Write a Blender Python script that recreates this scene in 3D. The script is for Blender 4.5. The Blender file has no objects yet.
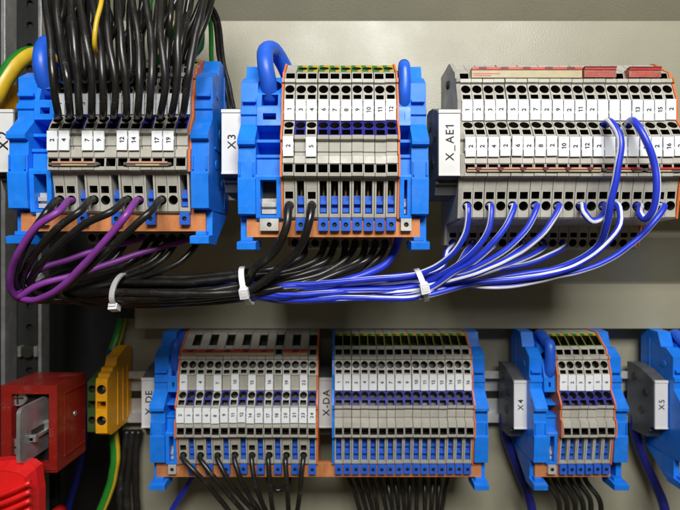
import bpy, bmesh, math, random
from mathutils import Vector, Matrix
random.seed(7)
C = bpy.context.scene.collection
MM = 0.001                       # everything below is written in millimetres
F = 500.0                        # focal length in photo pixels (680 wide)

def at(px, py, D):               # a point seen at photo pixel px,py that stands D millimetres into the cabinet
    return Vector(((px-340)/F*D, D, (255-py)/F*D))

# ------------------------------------------------------------------ materials
def mat(name, col, rough=0.45, metal=0.0, var=0.10, nscale=180.0, bump=0.0, bscale=1200.0, bevel=0.0, spec=0.5, rnd=0.06, rvar=0.12, streak=None, dust=0.0):
    m = bpy.data.materials.new(name); m.use_nodes = True
    nt = m.node_tree; N = nt.nodes; L = nt.links
    b = N['Principled BSDF']
    b.inputs['Metallic'].default_value = metal
    b.inputs['Specular IOR Level'].default_value = spec
    geo = N.new('ShaderNodeNewGeometry')
    src = geo.outputs['Position']
    if streak:
        mp = N.new('ShaderNodeMapping'); mp.inputs['Scale'].default_value = streak
        L.new(src, mp.inputs['Vector']); src = mp.outputs['Vector']
    n = N.new('ShaderNodeTexNoise'); n.inputs['Scale'].default_value = nscale; n.inputs['Detail'].default_value = 5
    n.inputs['Roughness'].default_value = 0.6
    L.new(src, n.inputs['Vector'])
    oi = N.new('ShaderNodeObjectInfo')
    mr = N.new('ShaderNodeMapRange')
    mr.inputs['From Min'].default_value = 0.3; mr.inputs['From Max'].default_value = 0.7
    mr.inputs['To Min'].default_value = 1-var; mr.inputs['To Max'].default_value = 1+var
    L.new(n.outputs['Fac'], mr.inputs['Value'])
    mr2 = N.new('ShaderNodeMapRange')
    mr2.inputs['To Min'].default_value = 1-rnd; mr2.inputs['To Max'].default_value = 1+rnd
    L.new(oi.outputs['Random'], mr2.inputs['Value'])
    mu = N.new('ShaderNodeMath'); mu.operation = 'MULTIPLY'
    L.new(mr.outputs['Result'], mu.inputs[0]); L.new(mr2.outputs['Result'], mu.inputs[1])
    vm = N.new('ShaderNodeVectorMath'); vm.operation = 'SCALE'
    vm.inputs[0].default_value = col
    L.new(mu.outputs['Value'], vm.inputs['Scale'])
    colour = vm.outputs['Vector']
    if dust:                                        # settled dust and small scuffs
        nd = N.new('ShaderNodeTexNoise'); nd.inputs['Scale'].default_value = 2100; nd.inputs['Detail'].default_value = 3
        nl = N.new('ShaderNodeTexNoise'); nl.inputs['Scale'].default_value = 90; nl.inputs['Detail'].default_value = 4
        L.new(geo.outputs['Position'], nd.inputs['Vector']); L.new(geo.outputs['Position'], nl.inputs['Vector'])
        ad = N.new('ShaderNodeMath'); ad.operation = 'ADD'; L.new(nd.outputs['Fac'], ad.inputs[0]); L.new(nl.outputs['Fac'], ad.inputs[1])
        dr = N.new('ShaderNodeMapRange'); dr.inputs['From Min'].default_value = 1.16; dr.inputs['From Max'].default_value = 1.34
        dr.inputs['To Max'].default_value = dust
        L.new(ad.outputs['Value'], dr.inputs['Value'])
        mx = N.new('ShaderNodeMix'); mx.data_type = 'RGBA'; mx.inputs[7].default_value = (0.42,0.40,0.35,1)
        L.new(dr.outputs['Result'], mx.inputs[0]); L.new(colour, mx.inputs[6]); colour = mx.outputs[2]
    L.new(colour, b.inputs['Base Color'])
    rr = N.new('ShaderNodeMapRange')
    rr.inputs['From Min'].default_value = 0.3; rr.inputs['From Max'].default_value = 0.7
    rr.inputs['To Min'].default_value = max(0.05, rough-rvar); rr.inputs['To Max'].default_value = min(1, rough+rvar)
    n2 = N.new('ShaderNodeTexNoise'); n2.inputs['Scale'].default_value = nscale*0.6; n2.inputs['Detail'].default_value = 6
    L.new(src, n2.inputs['Vector']); L.new(n2.outputs['Fac'], rr.inputs['Value']); L.new(rr.outputs['Result'], b.inputs['Roughness'])
    nrm = None
    if bevel:
        bv = N.new('ShaderNodeBevel'); bv.samples = 4; bv.inputs['Radius'].default_value = bevel*MM
        nrm = bv.outputs['Normal']
    if bump:
        n3 = N.new('ShaderNodeTexNoise'); n3.inputs['Scale'].default_value = bscale; n3.inputs['Detail'].default_value = 3
        L.new(geo.outputs['Position'], n3.inputs['Vector'])
        bp = N.new('ShaderNodeBump'); bp.inputs['Strength'].default_value = bump; bp.inputs['Distance'].default_value = 0.0003
        L.new(n3.outputs['Fac'], bp.inputs['Height'])
        if nrm: L.new(nrm, bp.inputs['Normal'])
        nrm = bp.outputs['Normal']
    if nrm: L.new(nrm, b.inputs['Normal'])
    return m

M = {}
M['grey']   = mat('grey_plastic', (0.425,0.41,0.355), 0.42, bevel=0.22, bump=0.05, dust=0.3, rnd=0.07)
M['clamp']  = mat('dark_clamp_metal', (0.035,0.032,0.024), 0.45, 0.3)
M['blue']   = mat('blue_plastic', (0.012,0.215,0.87), 0.38, bevel=0.3, bump=0.06, spec=0.38, dust=0.16, rnd=0.09)
M['dblue']  = mat('dark_blue_plastic', (0.016,0.018,0.24), 0.45, bevel=0.15, spec=0.3)
M['slider'] = mat('blue_slider_plastic', (0.02,0.12,0.62), 0.35, bevel=0.2)
M['green']  = mat('green_plastic', (0.03,0.19,0.025), 0.4)
M['yellow'] = mat('yellow_plastic', (0.50,0.36,0.02), 0.4)
M['amber']  = mat('amber_plastic', (0.88,0.40,0.008), 0.38, bevel=0.3, bump=0.04)
M['dgreen'] = mat('dull_green_plastic', (0.035,0.075,0.015), 0.5, bevel=0.25)
M['orange'] = mat('orange_plastic', (0.72,0.17,0.03), 0.42)
M['copper'] = mat('copper_bar', (0.76,0.29,0.11), 0.36, 0.3, var=0.28, nscale=60, streak=(3,1,1), bevel=0.25, bump=0.08, bscale=700)
M['white']  = mat('white_tag_plastic', (0.83,0.86,0.885), 0.4, var=0.03, bevel=0.12, rnd=0.02)
M['tin']    = mat('tinned_metal', (0.62,0.61,0.57), 0.35, 0.35, bevel=0.2)
M['ink']    = mat('black_print', (0.012,0.012,0.014), 0.6)
M['lplate'] = mat('white_name_plate', (0.74,0.74,0.73), 0.38, var=0.03, bevel=0.35, rnd=0.02)
M['dgrey']  = mat('dark_grey_plastic', (0.085,0.087,0.09), 0.42, bevel=0.35, bump=0.06, dust=0.3)
M['black']  = mat('black_wire_sleeve', (0.014,0.0130,0.0115), 0.31, var=0.2, bump=0.06, bscale=500, spec=0.5, dust=0.2)
M['violet'] = mat('violet_wire_sleeve', (0.24,0.045,0.33), 0.4, bump=0.05, bscale=500)
M['wblue']  = mat('blue_wire_sleeve', (0.02,0.045,0.60), 0.36, bump=0.05, bscale=500)
M['wwhite'] = mat('white_stripe_sleeve', (0.80,0.82,0.86), 0.4)
M['lblue']  = mat('thick_blue_cable_sleeve', (0.018,0.12,0.70), 0.38, bump=0.05, bscale=400)
M['nblue']  = mat('navy_cable_sleeve', (0.012,0.018,0.20), 0.4)
M['wgreen'] = mat('green_wire_sleeve', (0.02,0.20,0.02), 0.4)
M['wyel']   = mat('yellow_wire_sleeve', (0.66,0.43,0.02), 0.4)
M['nylon']  = mat('white_nylon', (0.80,0.81,0.83), 0.35, bevel=0.2, var=0.04)
M['red']    = mat('shaded_red_plastic', (0.24,0.011,0.007), 0.36, bevel=0.5, bump=0.06, dust=0.25, var=0.05)  # base red darkened to stand in for shade on the switch
M['bred']   = mat('bright_red_plastic', (0.80,0.015,0.015), 0.36, bevel=0.5, bump=0.04)
M['jred']   = mat('red_jumper_plastic', (0.52,0.035,0.025), 0.4)
M['jbeige'] = mat('beige_jumper_print', (0.44,0.38,0.22), 0.45)
M['jpink']  = mat('pink_jumper_plastic', (0.56,0.27,0.20), 0.42)
M['jdull']  = mat('dull_red_jumper_print', (0.36,0.13,0.09), 0.45, var=0.35, nscale=300)
M['jdark']  = mat('dark_red_jumper_plastic', (0.14,0.012,0.018), 0.45)
M['brass']  = mat('brass_contact', (0.16,0.11,0.03), 0.4, 0.6)
M['steel']  = mat('zinc_steel', (0.52,0.53,0.53), 0.34, 0.75, var=0.15, bevel=0.4, bump=0.05, bscale=500)
M['rail']   = mat('zinc_rail', (0.62,0.63,0.62), 0.35, 0.3, var=0.1, bevel=0.3)
M['galv']   = mat('galvanised_steel', (0.035,0.036,0.036), 0.45, 0.45, var=0.18, nscale=120, streak=(1,1,0.3), bevel=0.4, bump=0.06)
M['plate']  = mat('powder_coated_plate', (0.35,0.335,0.25), 0.40, 0.0, var=0.05, nscale=40, bump=0.4, bscale=1100, rvar=0.08, spec=0.55)
M['rear']   = mat('olive_rear_plate', (0.24,0.215,0.13), 0.5, 0.0, var=0.08, nscale=30, bump=0.3, bscale=650)
M['dark']   = mat('black_lining_and_shade', (0.008,0.008,0.009), 0.6)

# ------------------------------------------------------------------ object helpers
def tag(o, label=None, cat=None, group=None, kind=None):
    if label: o['label'] = label
    if cat: o['category'] = cat
    if group: o['group'] = group
    if kind: o['kind'] = kind
    return o
def mesh(name, bm, mats):
    me = bpy.data.meshes.new(name)
    bmesh.ops.scale(bm, vec=(MM,MM,MM), verts=bm.verts)
    bm.to_mesh(me); bm.free()
    for k in mats: me.materials.append(M[k])
    return me
def obj(name, me, parent=None, loc=(0,0,0)):
    o = bpy.data.objects.new(name, me); C.objects.link(o)
    o.location = Vector(loc)*MM
    if parent: o.parent = parent
    return o
def empty(name, loc, label, cat, group=None):
    o = bpy.data.objects.new(name, None); C.objects.link(o)
    o.location = Vector(loc)*MM; o.empty_display_size = 0.005
    return tag(o, label, cat, group)

def quad(bm, pts, mi=0, smooth=False):
    try:
        f = bm.faces.new([bm.verts.new(p) for p in pts]); f.material_index = mi; f.smooth = smooth
        return f
    except ValueError: return None
def box(bm, x0,x1,y0,y1,z0,z1, mi=0):
    v = [bm.verts.new((x,y,z)) for x in (x0,x1) for y in (y0,y1) for z in (z0,z1)]
    for idx in ((0,1,3,2),(4,6,7,5),(0,4,5,1),(2,3,7,6),(0,2,6,4),(1,5,7,3)):
        f = bm.faces.new([v[i] for i in idx]); f.material_index = mi
def cyl(bm, c, r, axis, h, mi=0, n=20, r2=None, cap=True):
    """cylinder from point c along axis (unit Vector) for h"""
    a = Vector(axis).normalized(); t = Vector((0,0,1)) if abs(a.z) < .9 else Vector((1,0,0))
    u = a.cross(t).normalized(); w = a.cross(u)
    r2 = r if r2 is None else r2
    A = [bm.verts.new(Vector(c)+(u*math.cos(k*2*math.pi/n)+w*math.sin(k*2*math.pi/n))*r) for k in range(n)]
    B = [bm.verts.new(Vector(c)+a*h+(u*math.cos(k*2*math.pi/n)+w*math.sin(k*2*math.pi/n))*r2) for k in range(n)]
    for k in range(n):
        f = bm.faces.new((A[k],A[(k+1)%n],B[(k+1)%n],B[k])); f.material_index = mi; f.smooth = True
    if cap:
        for l in (A[::-1], B):
            f = bm.faces.new(l); f.material_index = mi

_txt = {}
def glyph(ch, bold):
    key = (ch, bold)
    if key in _txt: return _txt[key]
    cu = bpy.data.curves.new('txt', 'FONT'); cu.body = ch; cu.size = 1; cu.resolution_u = 4; cu.offset = bold
    o = bpy.data.objects.new('txt', cu); C.objects.link(o)
    dg = bpy.context.evaluated_depsgraph_get(); dg.update()
    me = o.evaluated_get(dg).to_mesh()
    vs = [(v.co.x, v.co.y) for v in me.vertices]; fs = [tuple(p.vertices) for p in me.polygons]
    o.evaluated_get(dg).to_mesh_clear()
    bpy.data.objects.remove(o); bpy.data.curves.remove(cu)
    x0 = min(v[0] for v in vs); x1 = max(v[0] for v in vs)
    if ch == '1':                                   # printed ones have a flag
        t = max(v[1] for v in vs); n = len(vs); k = .10+bold
        vs += [(x0-.17,t-.16-k),(x0-.17,t-.16),(x0+.01,t),(x0+.01,t-k)]; fs.append((n,n+1,n+2,n+3)); x0 -= .17
    vs = [(v[0]-x0, v[1]) for v in vs]
    _txt[key] = (vs, fs, x1-x0); return _txt[key]
def text2d(s, size, bold=0.0):
    V = []; Fc = []; x = 0.0
    for ch in s:
        vs, fs, w = glyph(ch, bold); n = len(V)
        V += [(a+x, b_) for a, b_ in vs]; Fc += [tuple(i+n for i in f) for f in fs]; x += w+.13
    x -= .13
    return [((a-x/2)*size, (b_-.36)*size) for a, b_ in V], Fc
def add_text(bm, s, size, c, mi, bold=0.02, sx=1.0):
    """printed text on a face looking at -Y, reading upwards"""
    vs, fs = text2d(s, size, bold)
    V = [bm.verts.new((c[0]-v[1], c[1], c[2]+v[0]*sx)) for v in vs]
    for f in fs:
        try:
            g = bm.faces.new([V[i] for i in f]); g.material_index = mi
        except ValueError: pass

# ------------------------------------------------------------------ stepped housings: a front profile (depth d, height h) with openings
def band(bm, W, p0, p1, ft, mi=0, side=None, x0=0.0):
    """one strip of the front between profile points p0 and p1; ft None | ('rect',w,m0,m1,depth,floor) | ('round',r,depth,floor[,shift])"""
    t = Vector((p1[0]-p0[0], p1[1]-p0[1])); L = t.length; t /= L
    n = Vector((-t.y, t.x))
    def P(u, v, z=0.0):
        return (x0+u, p0[0]+t.x*v+n.x*z, p0[1]+t.y*v+n.y*z)
    w = W/2
    if ft is None:
        quad(bm, [P(-w,0),P(w,0),P(w,L),P(-w,L)], mi); return
    if ft[0] == 'rect':
        a = ft[1]/2; v0 = ft[2]; v1 = L-ft[3]; dp = -ft[4]; fl = ft[5]
        o = [(-w,0),(w,0),(w,L),(-w,L)]; i = [(-a,v0),(a,v0),(a,v1),(-a,v1)]
        for k in range(4):
            j = (k+1)%4
            if side and k == 2:                     # two-coloured rim along the upper edge
                quad(bm, [P(0,L),P(-w,L),P(-a,v1),P(0,v1)], side[0]); quad(bm, [P(w,L),P(0,L),P(0,v1),P(a,v1)], side[1])
            else: quad(bm, [P(*o[k]),P(*o[j]),P(*i[j]),P(*i[k])], side[0] if side and k == 3 else side[1] if side and k == 1 else mi)
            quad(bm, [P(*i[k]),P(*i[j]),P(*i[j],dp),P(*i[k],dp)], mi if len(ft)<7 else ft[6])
        quad(bm, [P(*q,dp) for q in i], fl)
    else:
        r = ft[1]; dp = -ft[2]; fl = ft[3]; K = 20
        rv = min(r, L/2-0.12)
        cs = [(math.cos((k+.5)*2*math.pi/K), math.sin((k+.5)*2*math.pi/K)) for k in range(K)]
        o = []; i = []
        for c, s in cs:
            q = 1/max(abs(c), abs(s)); o.append((c*q*w, L/2+s*q*L/2)); i.append((c*r, L/2+s*rv))
        # corner points of the surrounding rectangle
        for k in range(K):
            j = (k+1)%K
            m = mi
            if side: m = side[0] if (cs[k][0]+cs[j][0]) < 0 else side[1]
            a, b_ = o[k], o[j]
            pts = [P(*a)]
            if abs(abs(a[0])-w) < 1e-6 and abs(abs(b_[0])-w) > 1e-6: pts.append(P(math.copysign(w,a[0]), b_[1]))
            elif abs(abs(b_[0])-w) < 1e-6 and abs(abs(a[0])-w) > 1e-6: pts.append(P(math.copysign(w,b_[0]), a[1]))
            pts += [P(*b_), P(*i[j]), P(*i[k])]
            quad(bm, pts, m)
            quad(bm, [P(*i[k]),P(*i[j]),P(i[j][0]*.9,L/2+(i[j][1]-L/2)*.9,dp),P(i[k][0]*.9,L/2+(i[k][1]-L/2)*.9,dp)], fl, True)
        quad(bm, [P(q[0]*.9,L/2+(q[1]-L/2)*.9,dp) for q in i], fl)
def profile(W, segs, back, bm=None, parts=None, x0=0.0, mi=0):
    """segs: [(point, feature, part)] running up the front; the feature belongs to the strip to the next point. back closes the outline."""
    bm = bm or bmesh.new()
    pts = [s[0] for s in segs]
    for k in range(len(segs)-1):
        ft = segs[k][1]; pn = segs[k][2] if len(segs[k]) > 2 else None
        if pn:
            tb, side = parts[pn]; band(tb, W, pts[k], pts[k+1], ft, 0, side, x0)
        else: band(bm, W, pts[k], pts[k+1], ft, mi, None, x0)
    out = pts + back
    for k in range(len(pts)-1, len(out)):
        a, b_ = out[k], out[(k+1)%len(out)]
        quad(bm, [(x0-W/2,*a),(x0+W/2,*a),(x0+W/2,*b_),(x0-W/2,*b_)], mi)
    quad(bm, [(x0-W/2,*p) for p in out], mi); quad(bm, [(x0+W/2,*p) for p in out][::-1], mi)
    return bm

# ------------------------------------------------------------------ wires
def smooth_path(pts, step=2.2):
    P = [Vector(p) for p in pts]
    P = [P[0]*2-P[1]] + P + [P[-1]*2-P[-2]]
    out = []
    for k in range(1, len(P)-2):
        a, b_, c, d = P[k-1:k+3]
        n = max(3, int((c-b_).length/step))
        ta = max((b_-a).length**.5, 1e-3); tb = max((c-b_).length**.5, 1e-3); tc = max((d-c).length**.5, 1e-3)
        m1 = ((b_-a)/ta-(c-a)/(ta+tb)+(c-b_)/tb)*tb
        m2 = ((c-b_)/tb-(d-b_)/(tb+tc)+(d-c)/tc)*tb
        for q in range(n):
            t = q/n
            out.append(b_*(2*t**3-3*t*t+1)+m1*(t**3-2*t*t+t)+c*(-2*t**3+3*t*t)+m2*(t**3-t*t))
    out.append(P[-2]); return out
from mathutils import noise
def tube(bm, pts, r, n=12, stripe=None, twist=0.0, base=0, path=None, phase=0, seed=None):
    """stripe: per-side material indices"""
    S = path or smooth_path(pts)
    if seed is not None:
        k = len(S)-1
        S = [p+(noise.noise_vector(p*.035+Vector((seed*7.3,seed,0)))*.6+noise.noise_vector(p*.11+Vector((0,seed*3.1,0)))*.28)*min(1, i/6, (k-i)/6) for i, p in enumerate(S)]
    up = None; rings = []; ang = phase
    for k, p in enumerate(S):
        t = (S[min(k+1,len(S)-1)]-S[max(k-1,0)]).normalized()
        if up is None:
            up = t.cross(Vector((0,1,0)))
            if up.length < .1: up = t.cross(Vector((1,0,0)))
        up = (up-t*up.dot(t)).normalized(); w = t.cross(up)
        if k: ang += twist*(p-S[k-1]).length
        rings.append([bm.verts.new(p+(up*math.cos(ang+q*2*math.pi/n)+w*math.sin(ang+q*2*math.pi/n))*r) for q in range(n)])
    for a, b_ in zip(rings, rings[1:]):
        for q in range(n):
            f = bm.faces.new((a[q],a[(q+1)%n],b_[(q+1)%n],b_[q])); f.smooth = True
            f.material_index = stripe[q] if stripe else base
    for ring in (rings[0][::-1], rings[-1]):
        bm.faces.new(ring)
_wn = 0
def wire(pts, r, m, label, cat='wire', group=None, stripe=None, twist=0.0, name='wire', phase=0.0):
    bm = bmesh.new()
    c = Vector(pts[0])
    global _wn; _wn += 1
    tube(bm, [Vector(p)-c for p in pts], r, 14, stripe, twist, phase=phase, seed=_wn*.37)
    ms = m if isinstance(m, (list,tuple)) else [m]
    return tag(obj(name, mesh(name, bm, ms), None, c), label, cat, group)
BW = dict(m=['wblue','wwhite'], stripe=[0,0,0,0,0,1,1,0,0,0,0,0,1,1])
GY = dict(m=['wgreen','wyel'], stripe=[0]*7+[1]*7)

# ------------------------------------------------------------------ terminal blocks
PITCH = 5.2; TW = 4.97
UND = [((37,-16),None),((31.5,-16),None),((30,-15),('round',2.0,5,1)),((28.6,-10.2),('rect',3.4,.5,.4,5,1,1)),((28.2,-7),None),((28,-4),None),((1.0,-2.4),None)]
LOW_N = [((0,-1.5),('rect',3.3,1.6,1.2,9.5,1)),((-2.5,16),None)]
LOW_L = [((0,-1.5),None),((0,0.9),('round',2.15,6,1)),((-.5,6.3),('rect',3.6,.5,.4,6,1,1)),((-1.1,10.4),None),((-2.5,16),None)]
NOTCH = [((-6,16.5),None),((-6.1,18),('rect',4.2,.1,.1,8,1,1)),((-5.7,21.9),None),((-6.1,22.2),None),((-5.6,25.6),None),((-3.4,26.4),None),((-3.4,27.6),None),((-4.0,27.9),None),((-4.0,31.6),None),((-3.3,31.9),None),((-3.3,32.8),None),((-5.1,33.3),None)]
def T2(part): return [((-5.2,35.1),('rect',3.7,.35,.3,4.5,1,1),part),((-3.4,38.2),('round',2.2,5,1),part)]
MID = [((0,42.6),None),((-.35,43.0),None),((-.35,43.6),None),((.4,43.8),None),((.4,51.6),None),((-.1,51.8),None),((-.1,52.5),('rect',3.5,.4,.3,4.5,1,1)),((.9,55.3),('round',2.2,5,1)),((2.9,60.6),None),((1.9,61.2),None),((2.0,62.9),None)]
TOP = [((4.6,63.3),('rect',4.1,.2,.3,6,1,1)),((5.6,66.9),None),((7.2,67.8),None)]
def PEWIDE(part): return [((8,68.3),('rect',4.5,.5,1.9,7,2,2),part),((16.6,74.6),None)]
def PE(part): return [((8,68.3),('round',2.3,5,2),part),((16.6,74.6),None)]
BLANKTOP = [((8,68.3),None),((13,71.5),None),((16.6,74.6),None)]
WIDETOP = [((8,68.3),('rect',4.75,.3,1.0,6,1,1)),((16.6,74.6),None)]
BACK = [((18,75.2),None)], [(37,75.2)]
_cache = {}
def housing(kind):
    """returns {part name: mesh}"""
    if kind in _cache: return _cache[kind]
    low, t2, top = kind
    parts = {'collar_dblue': (bmesh.new(), None), 'collar_pe': (bmesh.new(), (0,1))}
    segs = UND + (LOW_N if low == 'N' else LOW_L) + NOTCH + T2('collar_dblue' if t2 == 'blue' else None) + MID + TOP
    segs += {'pe': PE('collar_pe'), 'pewide': PEWIDE('collar_pe'), 'blank': BLANKTOP, 'wide': WIDETOP}[top] + BACK[0]
    bm = profile(TW, segs, BACK[1], parts=parts)
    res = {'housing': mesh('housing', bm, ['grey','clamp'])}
    for pn, ms in (('collar_dblue', ['dblue','clamp']), ('collar_pe', ['green','yellow'])):
        b2 = parts[pn][0]
        if len(b2.faces):
            if pn == 'collar_pe':
                ms = ms+['clamp']
            res[pn] = mesh('entry_collar', b2, ms)
        else: b2.free()
    _cache[kind] = res; return res
def tag_mesh(s, h=9.4, w=4.62):
    k = ('tag', s, h)
    if k in _cache: return _cache[k]
    bm = bmesh.new()
    box(bm, -w/2, w/2, -.45, .45, -h/2, h/2)
    box(bm, -w/2-.16, -w/2, -.2, .4, -1.6, -.3); box(bm, w/2, w/2+.16, -.2, .4, .6, 1.9)
    if s: add_text(bm, s, 2.75, (0, -.48, .2), 1, 0.035)
    _cache[k] = mesh('number_tag', bm, ['white','ink']); return _cache[k]
def slider_mesh(full):
    k = ('slider', full)
    if k in _cache: return _cache[k]
    bm = bmesh.new(); a = 1.52
    top = 13.4 if full else 8.6
    box(bm, -a, a, 2.6, 8, .5, top, 0)
    box(bm, -a+.1, a-.1, .3, 2.6, 4.4, 6.0, 0); box(bm, -a+.1, a-.1, .9, 2.6, .7, 2.6, 0)
    if full: box(bm, -a+.1, a-.1, .6, 2.6, 8.6, 10.2, 0)
    if not full: box(bm, -.45, .45, 4.5, 7.6, 8.7, 13.5, 1)
    _cache[k] = mesh('disconnect_slider', bm, ['slider','brass']); return _cache[k]
def foot_mesh(w=4.35, hgt=5.6, m='slider', r=1.05):
    k = ('foot', w, m)
    if k in _cache: return _cache[k]
    bm = profile(w, [((-.7,-2.2-hgt),('round',r,1.6,1)),((-.7,-2.2),None)], [(1.95,-2.2),(1.95,-2.2-hgt)])
    cyl(bm, (0,.55,-2.2-hgt/2), r*.72, (0,-1,0), .35, 1, 14)
    _cache[k] = mesh('clamp_foot', bm, [m,'clamp']); return _cache[k]

class Strip:
    def __init__(s, x0, D, H): s.x0, s.D, s.H = x0, D, H
    def P(s, x, d, h): return Vector((s.x0+x, s.D+d, s.H+h))
    def cx(s, i): return (i+.5)*PITCH
    def entry(s, i, tier):     # (point at the opening, outward direction)
        d, h, n = {'low':(-.25,3.6,(-1,-.09)), 't2':(-1.7,40.4,(-.8,.6)), 't1':(1.9,57.9,(-.93,.36)), 'top':(12.3,71.4,(-.6,.8)), 'rear':(29.3,-12.6,(-.96,-.28))}[tier]
        return s.P(s.cx(i), d, h), Vector((0, n[0], n[1])).normalized()
rj = random.Random(21)
def terminal(st, i, kind, up, low, label, group, full=False, extra=None):
    """up / low: number on the upper and lower tag (None = no tag, '' = blank tag)"""
    B = Vector((0,37,-16)); J = rj.uniform               # the block's base, on the rail side
    r = empty('terminal_block', st.P(st.cx(i)+J(-.03,.03),J(-.12,.12),J(-.1,.1))+B, label, 'terminal block', group)
    r.rotation_euler = (J(-.0025,.0025), J(-.002,.002), 0)
    hs = housing(kind)
    obj('housing', hs['housing'], r, -B)
    for pn in ('collar_dblue','collar_pe'):
        if pn in hs: obj('entry_collar', hs[pn], r, -B)
    if up is not None: obj('number_tag', tag_mesh(up), r, Vector((J(-.05,.05),-.35+J(-.08,.08),47.6+J(-.2,.2)))-B).rotation_euler = (J(-.01,.01), J(-.018,.018), J(-.02,.02))
    if low is not None: obj('number_tag', tag_mesh(low, 8.8), r, Vector((J(-.05,.05),-6.35+J(-.08,.08),29.6+J(-.2,.2)))-B).rotation_euler = (J(-.01,.01), J(-.018,.018), J(-.02,.02))
    if kind[0] == 'N':
        obj('disconnect_slider', slider_mesh(full), r, -B)
        obj('clamp_foot', foot_mesh(), r, -B)
    return r

S1 = Strip(-131.2, 230, 21.6); S3 = Strip(-25.9, 230, 18.9); SA = Strip(55.7, 230, 18.9)
SE = Strip(-97.4, 303, -124.8); SD = Strip(-3.4, 303, -124.8); S4 = Strip(132.5, 303, -124.8)

ups = ['1','3','5','6','8','10','11','13','15','16','18','20']
lows = ['2','4',None,'7','9',None,'12','14',None,'17','19',None]
for i in range(12):
    n = i % 3 == 2
    terminal(S1, i, ('N' if n else 'L','blue' if n else 'grey','pe' if n else 'blank'), ups[i], lows[i],
        f'grey terminal block tagged {ups[i]}' + (f' above and {lows[i]} below' if lows[i] else ' above only') + ', under the rising black wires', 'terminal blocks of the upper left strip')
ups = ['1','3','4','6','7','8','9','10','11','12']; lows = ['2',None,'5']+[None]*7
for i in range(10):
    n = i not in (0,2)
    terminal(S3, i, ('N' if n else 'L','blue' if n else 'grey','blank' if i == 0 else 'pe'), ups[i], lows[i],
        f'slim grey terminal block tagged {ups[i]}' + (f' above and {lows[i]} below' if lows[i] else ' over a dark blue entry') + ', right of plate X3', 'terminal blocks of strip X3')
ups = ['1','2','3','2','5','2','7','2','9','2','11','2','','','','13','2','15','2']
lows = ['2','2','4','2','6','2','8','2','10','2','12','2','','','','14','2','16','2']
for i in range(19):
    u, l = ups[i], lows[i]
    if u == '': lb = ['leftmost','middle','rightmost'][i-12] + ' of three grey terminal blocks with blank tags in strip X_AE1'
    elif u == '2':
        lb = f'grey block with both tags 2, just right of tag {ups[i-1]} in strip X_AE1'
    else: lb = f'grey terminal block tagged {u} above and {l} below in strip X_AE1'
    terminal(SA, i, ('L','grey','blank'), u, l, lb, 'terminal blocks of strip X_AE1')
for i in range(16):
    n = i % 2 == 1; k = i//2
    u = None if n else str(3*k+1); l = str(3*k+3 if n else 3*k+2)
    terminal(SE, i, ('N' if n else 'L','blue' if n else 'grey','wide' if n else 'blank'), u, l,
        (f'grey terminal block with blue slider and lower tag {l}' if n else f'grey terminal block tagged {u} above and {l} below') + ', left of plate X-DA', 'terminal blocks of strip X-DE', True)
for i in range(16):
    terminal(SD, i, ('N','blue','pewide'), str(i+1), None, f'grey terminal block tagged {i+1} with blue slider, right of plate X-DA', 'terminal blocks of strip X-DA', True)
for i in range(6):
    terminal(S4, i, ('N','blue','pewide'), str(i+1), None, f'grey terminal block tagged {i+1} in the short strip right of plate X4', 'terminal blocks of strip X4', True)

# ------------------------------------------------------------------ end plates, brackets, feed terminals, bars
OUT = [(37,-14),(29,-14),(27,-3.2),(-.3,-2.2),(-2.8,16),(-6.4,16.2),(-6.4,26),(-4.3,27),(-4.3,32),(-5.6,33),(-5.6,35.4),(-3.6,38.6),(-.5,43),(-.6,52.3),(.6,55.6),(2.6,61),(1.5,61.3),(1.6,63.2),(4.2,63.8),(5.2,67.2),(7.4,68.4),(16,75.2),(18,75.9),(37,75.9)]
def end_plate(st, x, label, m='orange', w=0.9, inset=0.25):
    bm = bmesh.new()
    a = [bm.verts.new((-w/2,d,h)) for d, h in OUT]; b_ = [bm.verts.new((w/2,d,h)) for d, h in OUT]
    bm.faces.new(a); bm.faces.new(b_[::-1])
    for k in range(len(OUT)):
        j = (k+1)%len(OUT); bm.faces.new((a[k],b_[k],b_[j],a[j]))
    o = obj('end_plate', mesh('end_plate', bm, [m]), None, st.P(x,inset,0))
    return tag(o, label, 'end plate')
end_plate(S1, 12*PITCH+.55, 'thin orange end plate closing the right end of the upper left strip', inset=2.6)
end_plate(S3, -.55, 'thin orange end plate left of the terminal tagged 1 beside plate X3')
end_plate(S3, 10*PITCH+.55, 'thin orange end plate right of the terminal tagged 12 beside plate X3')
end_plate(SA, 19*PITCH+.5, 'thin orange end plate closing the right end of strip X_AE1')
end_plate(SE, -.55, 'thin orange end plate left of the terminals beside plate X-DE')
end_plate(SE, 16*PITCH+.55, 'thin orange end plate just left of plate X-DA')
end_plate(SD, -.7, 'thin blue end plate just right of plate X-DA', 'blue', 1.3)
end_plate(SD, 16*PITCH+.5, 'thin orange end plate beside the terminal tagged 16 of strip X-DA')
end_plate(S4, -.55, 'thin orange end plate left of the short strip by plate X4')
end_plate(S4, 6*PITCH+.5, 'thin orange end plate right of the short strip by plate X4')
# grey sloped end cover of strip X_AE1
bm = bmesh.new()
ov = [(d-.1,h+.2) for d, h in OUT]
a = [bm.verts.new((-1.5,d+.9,h)) for d, h in ov]; b_ = [bm.verts.new((.0,d,h)) for d, h in ov]
bm.faces.new(a); bm.faces.new(b_[::-1])
for k in range(len(ov)):
    j = (k+1)%len(ov); bm.faces.new((a[k],b_[k],b_[j],a[j]))
for (d, h, r) in ((20,66,2.2),(22,53,1.9),(20,40,1.6),(10,30,1.4)):
    cyl(bm, (-1.5,d,h), r, (-1,0,0), 1.0, 1, 16, r*.8)
tag(obj('end_cover', mesh('end_cover', bm, ['grey','clamp']), None, SA.P(-.08,0,0)), 'grey end cover with dark pegs on the left end of strip X_AE1', 'end cover')

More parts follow.
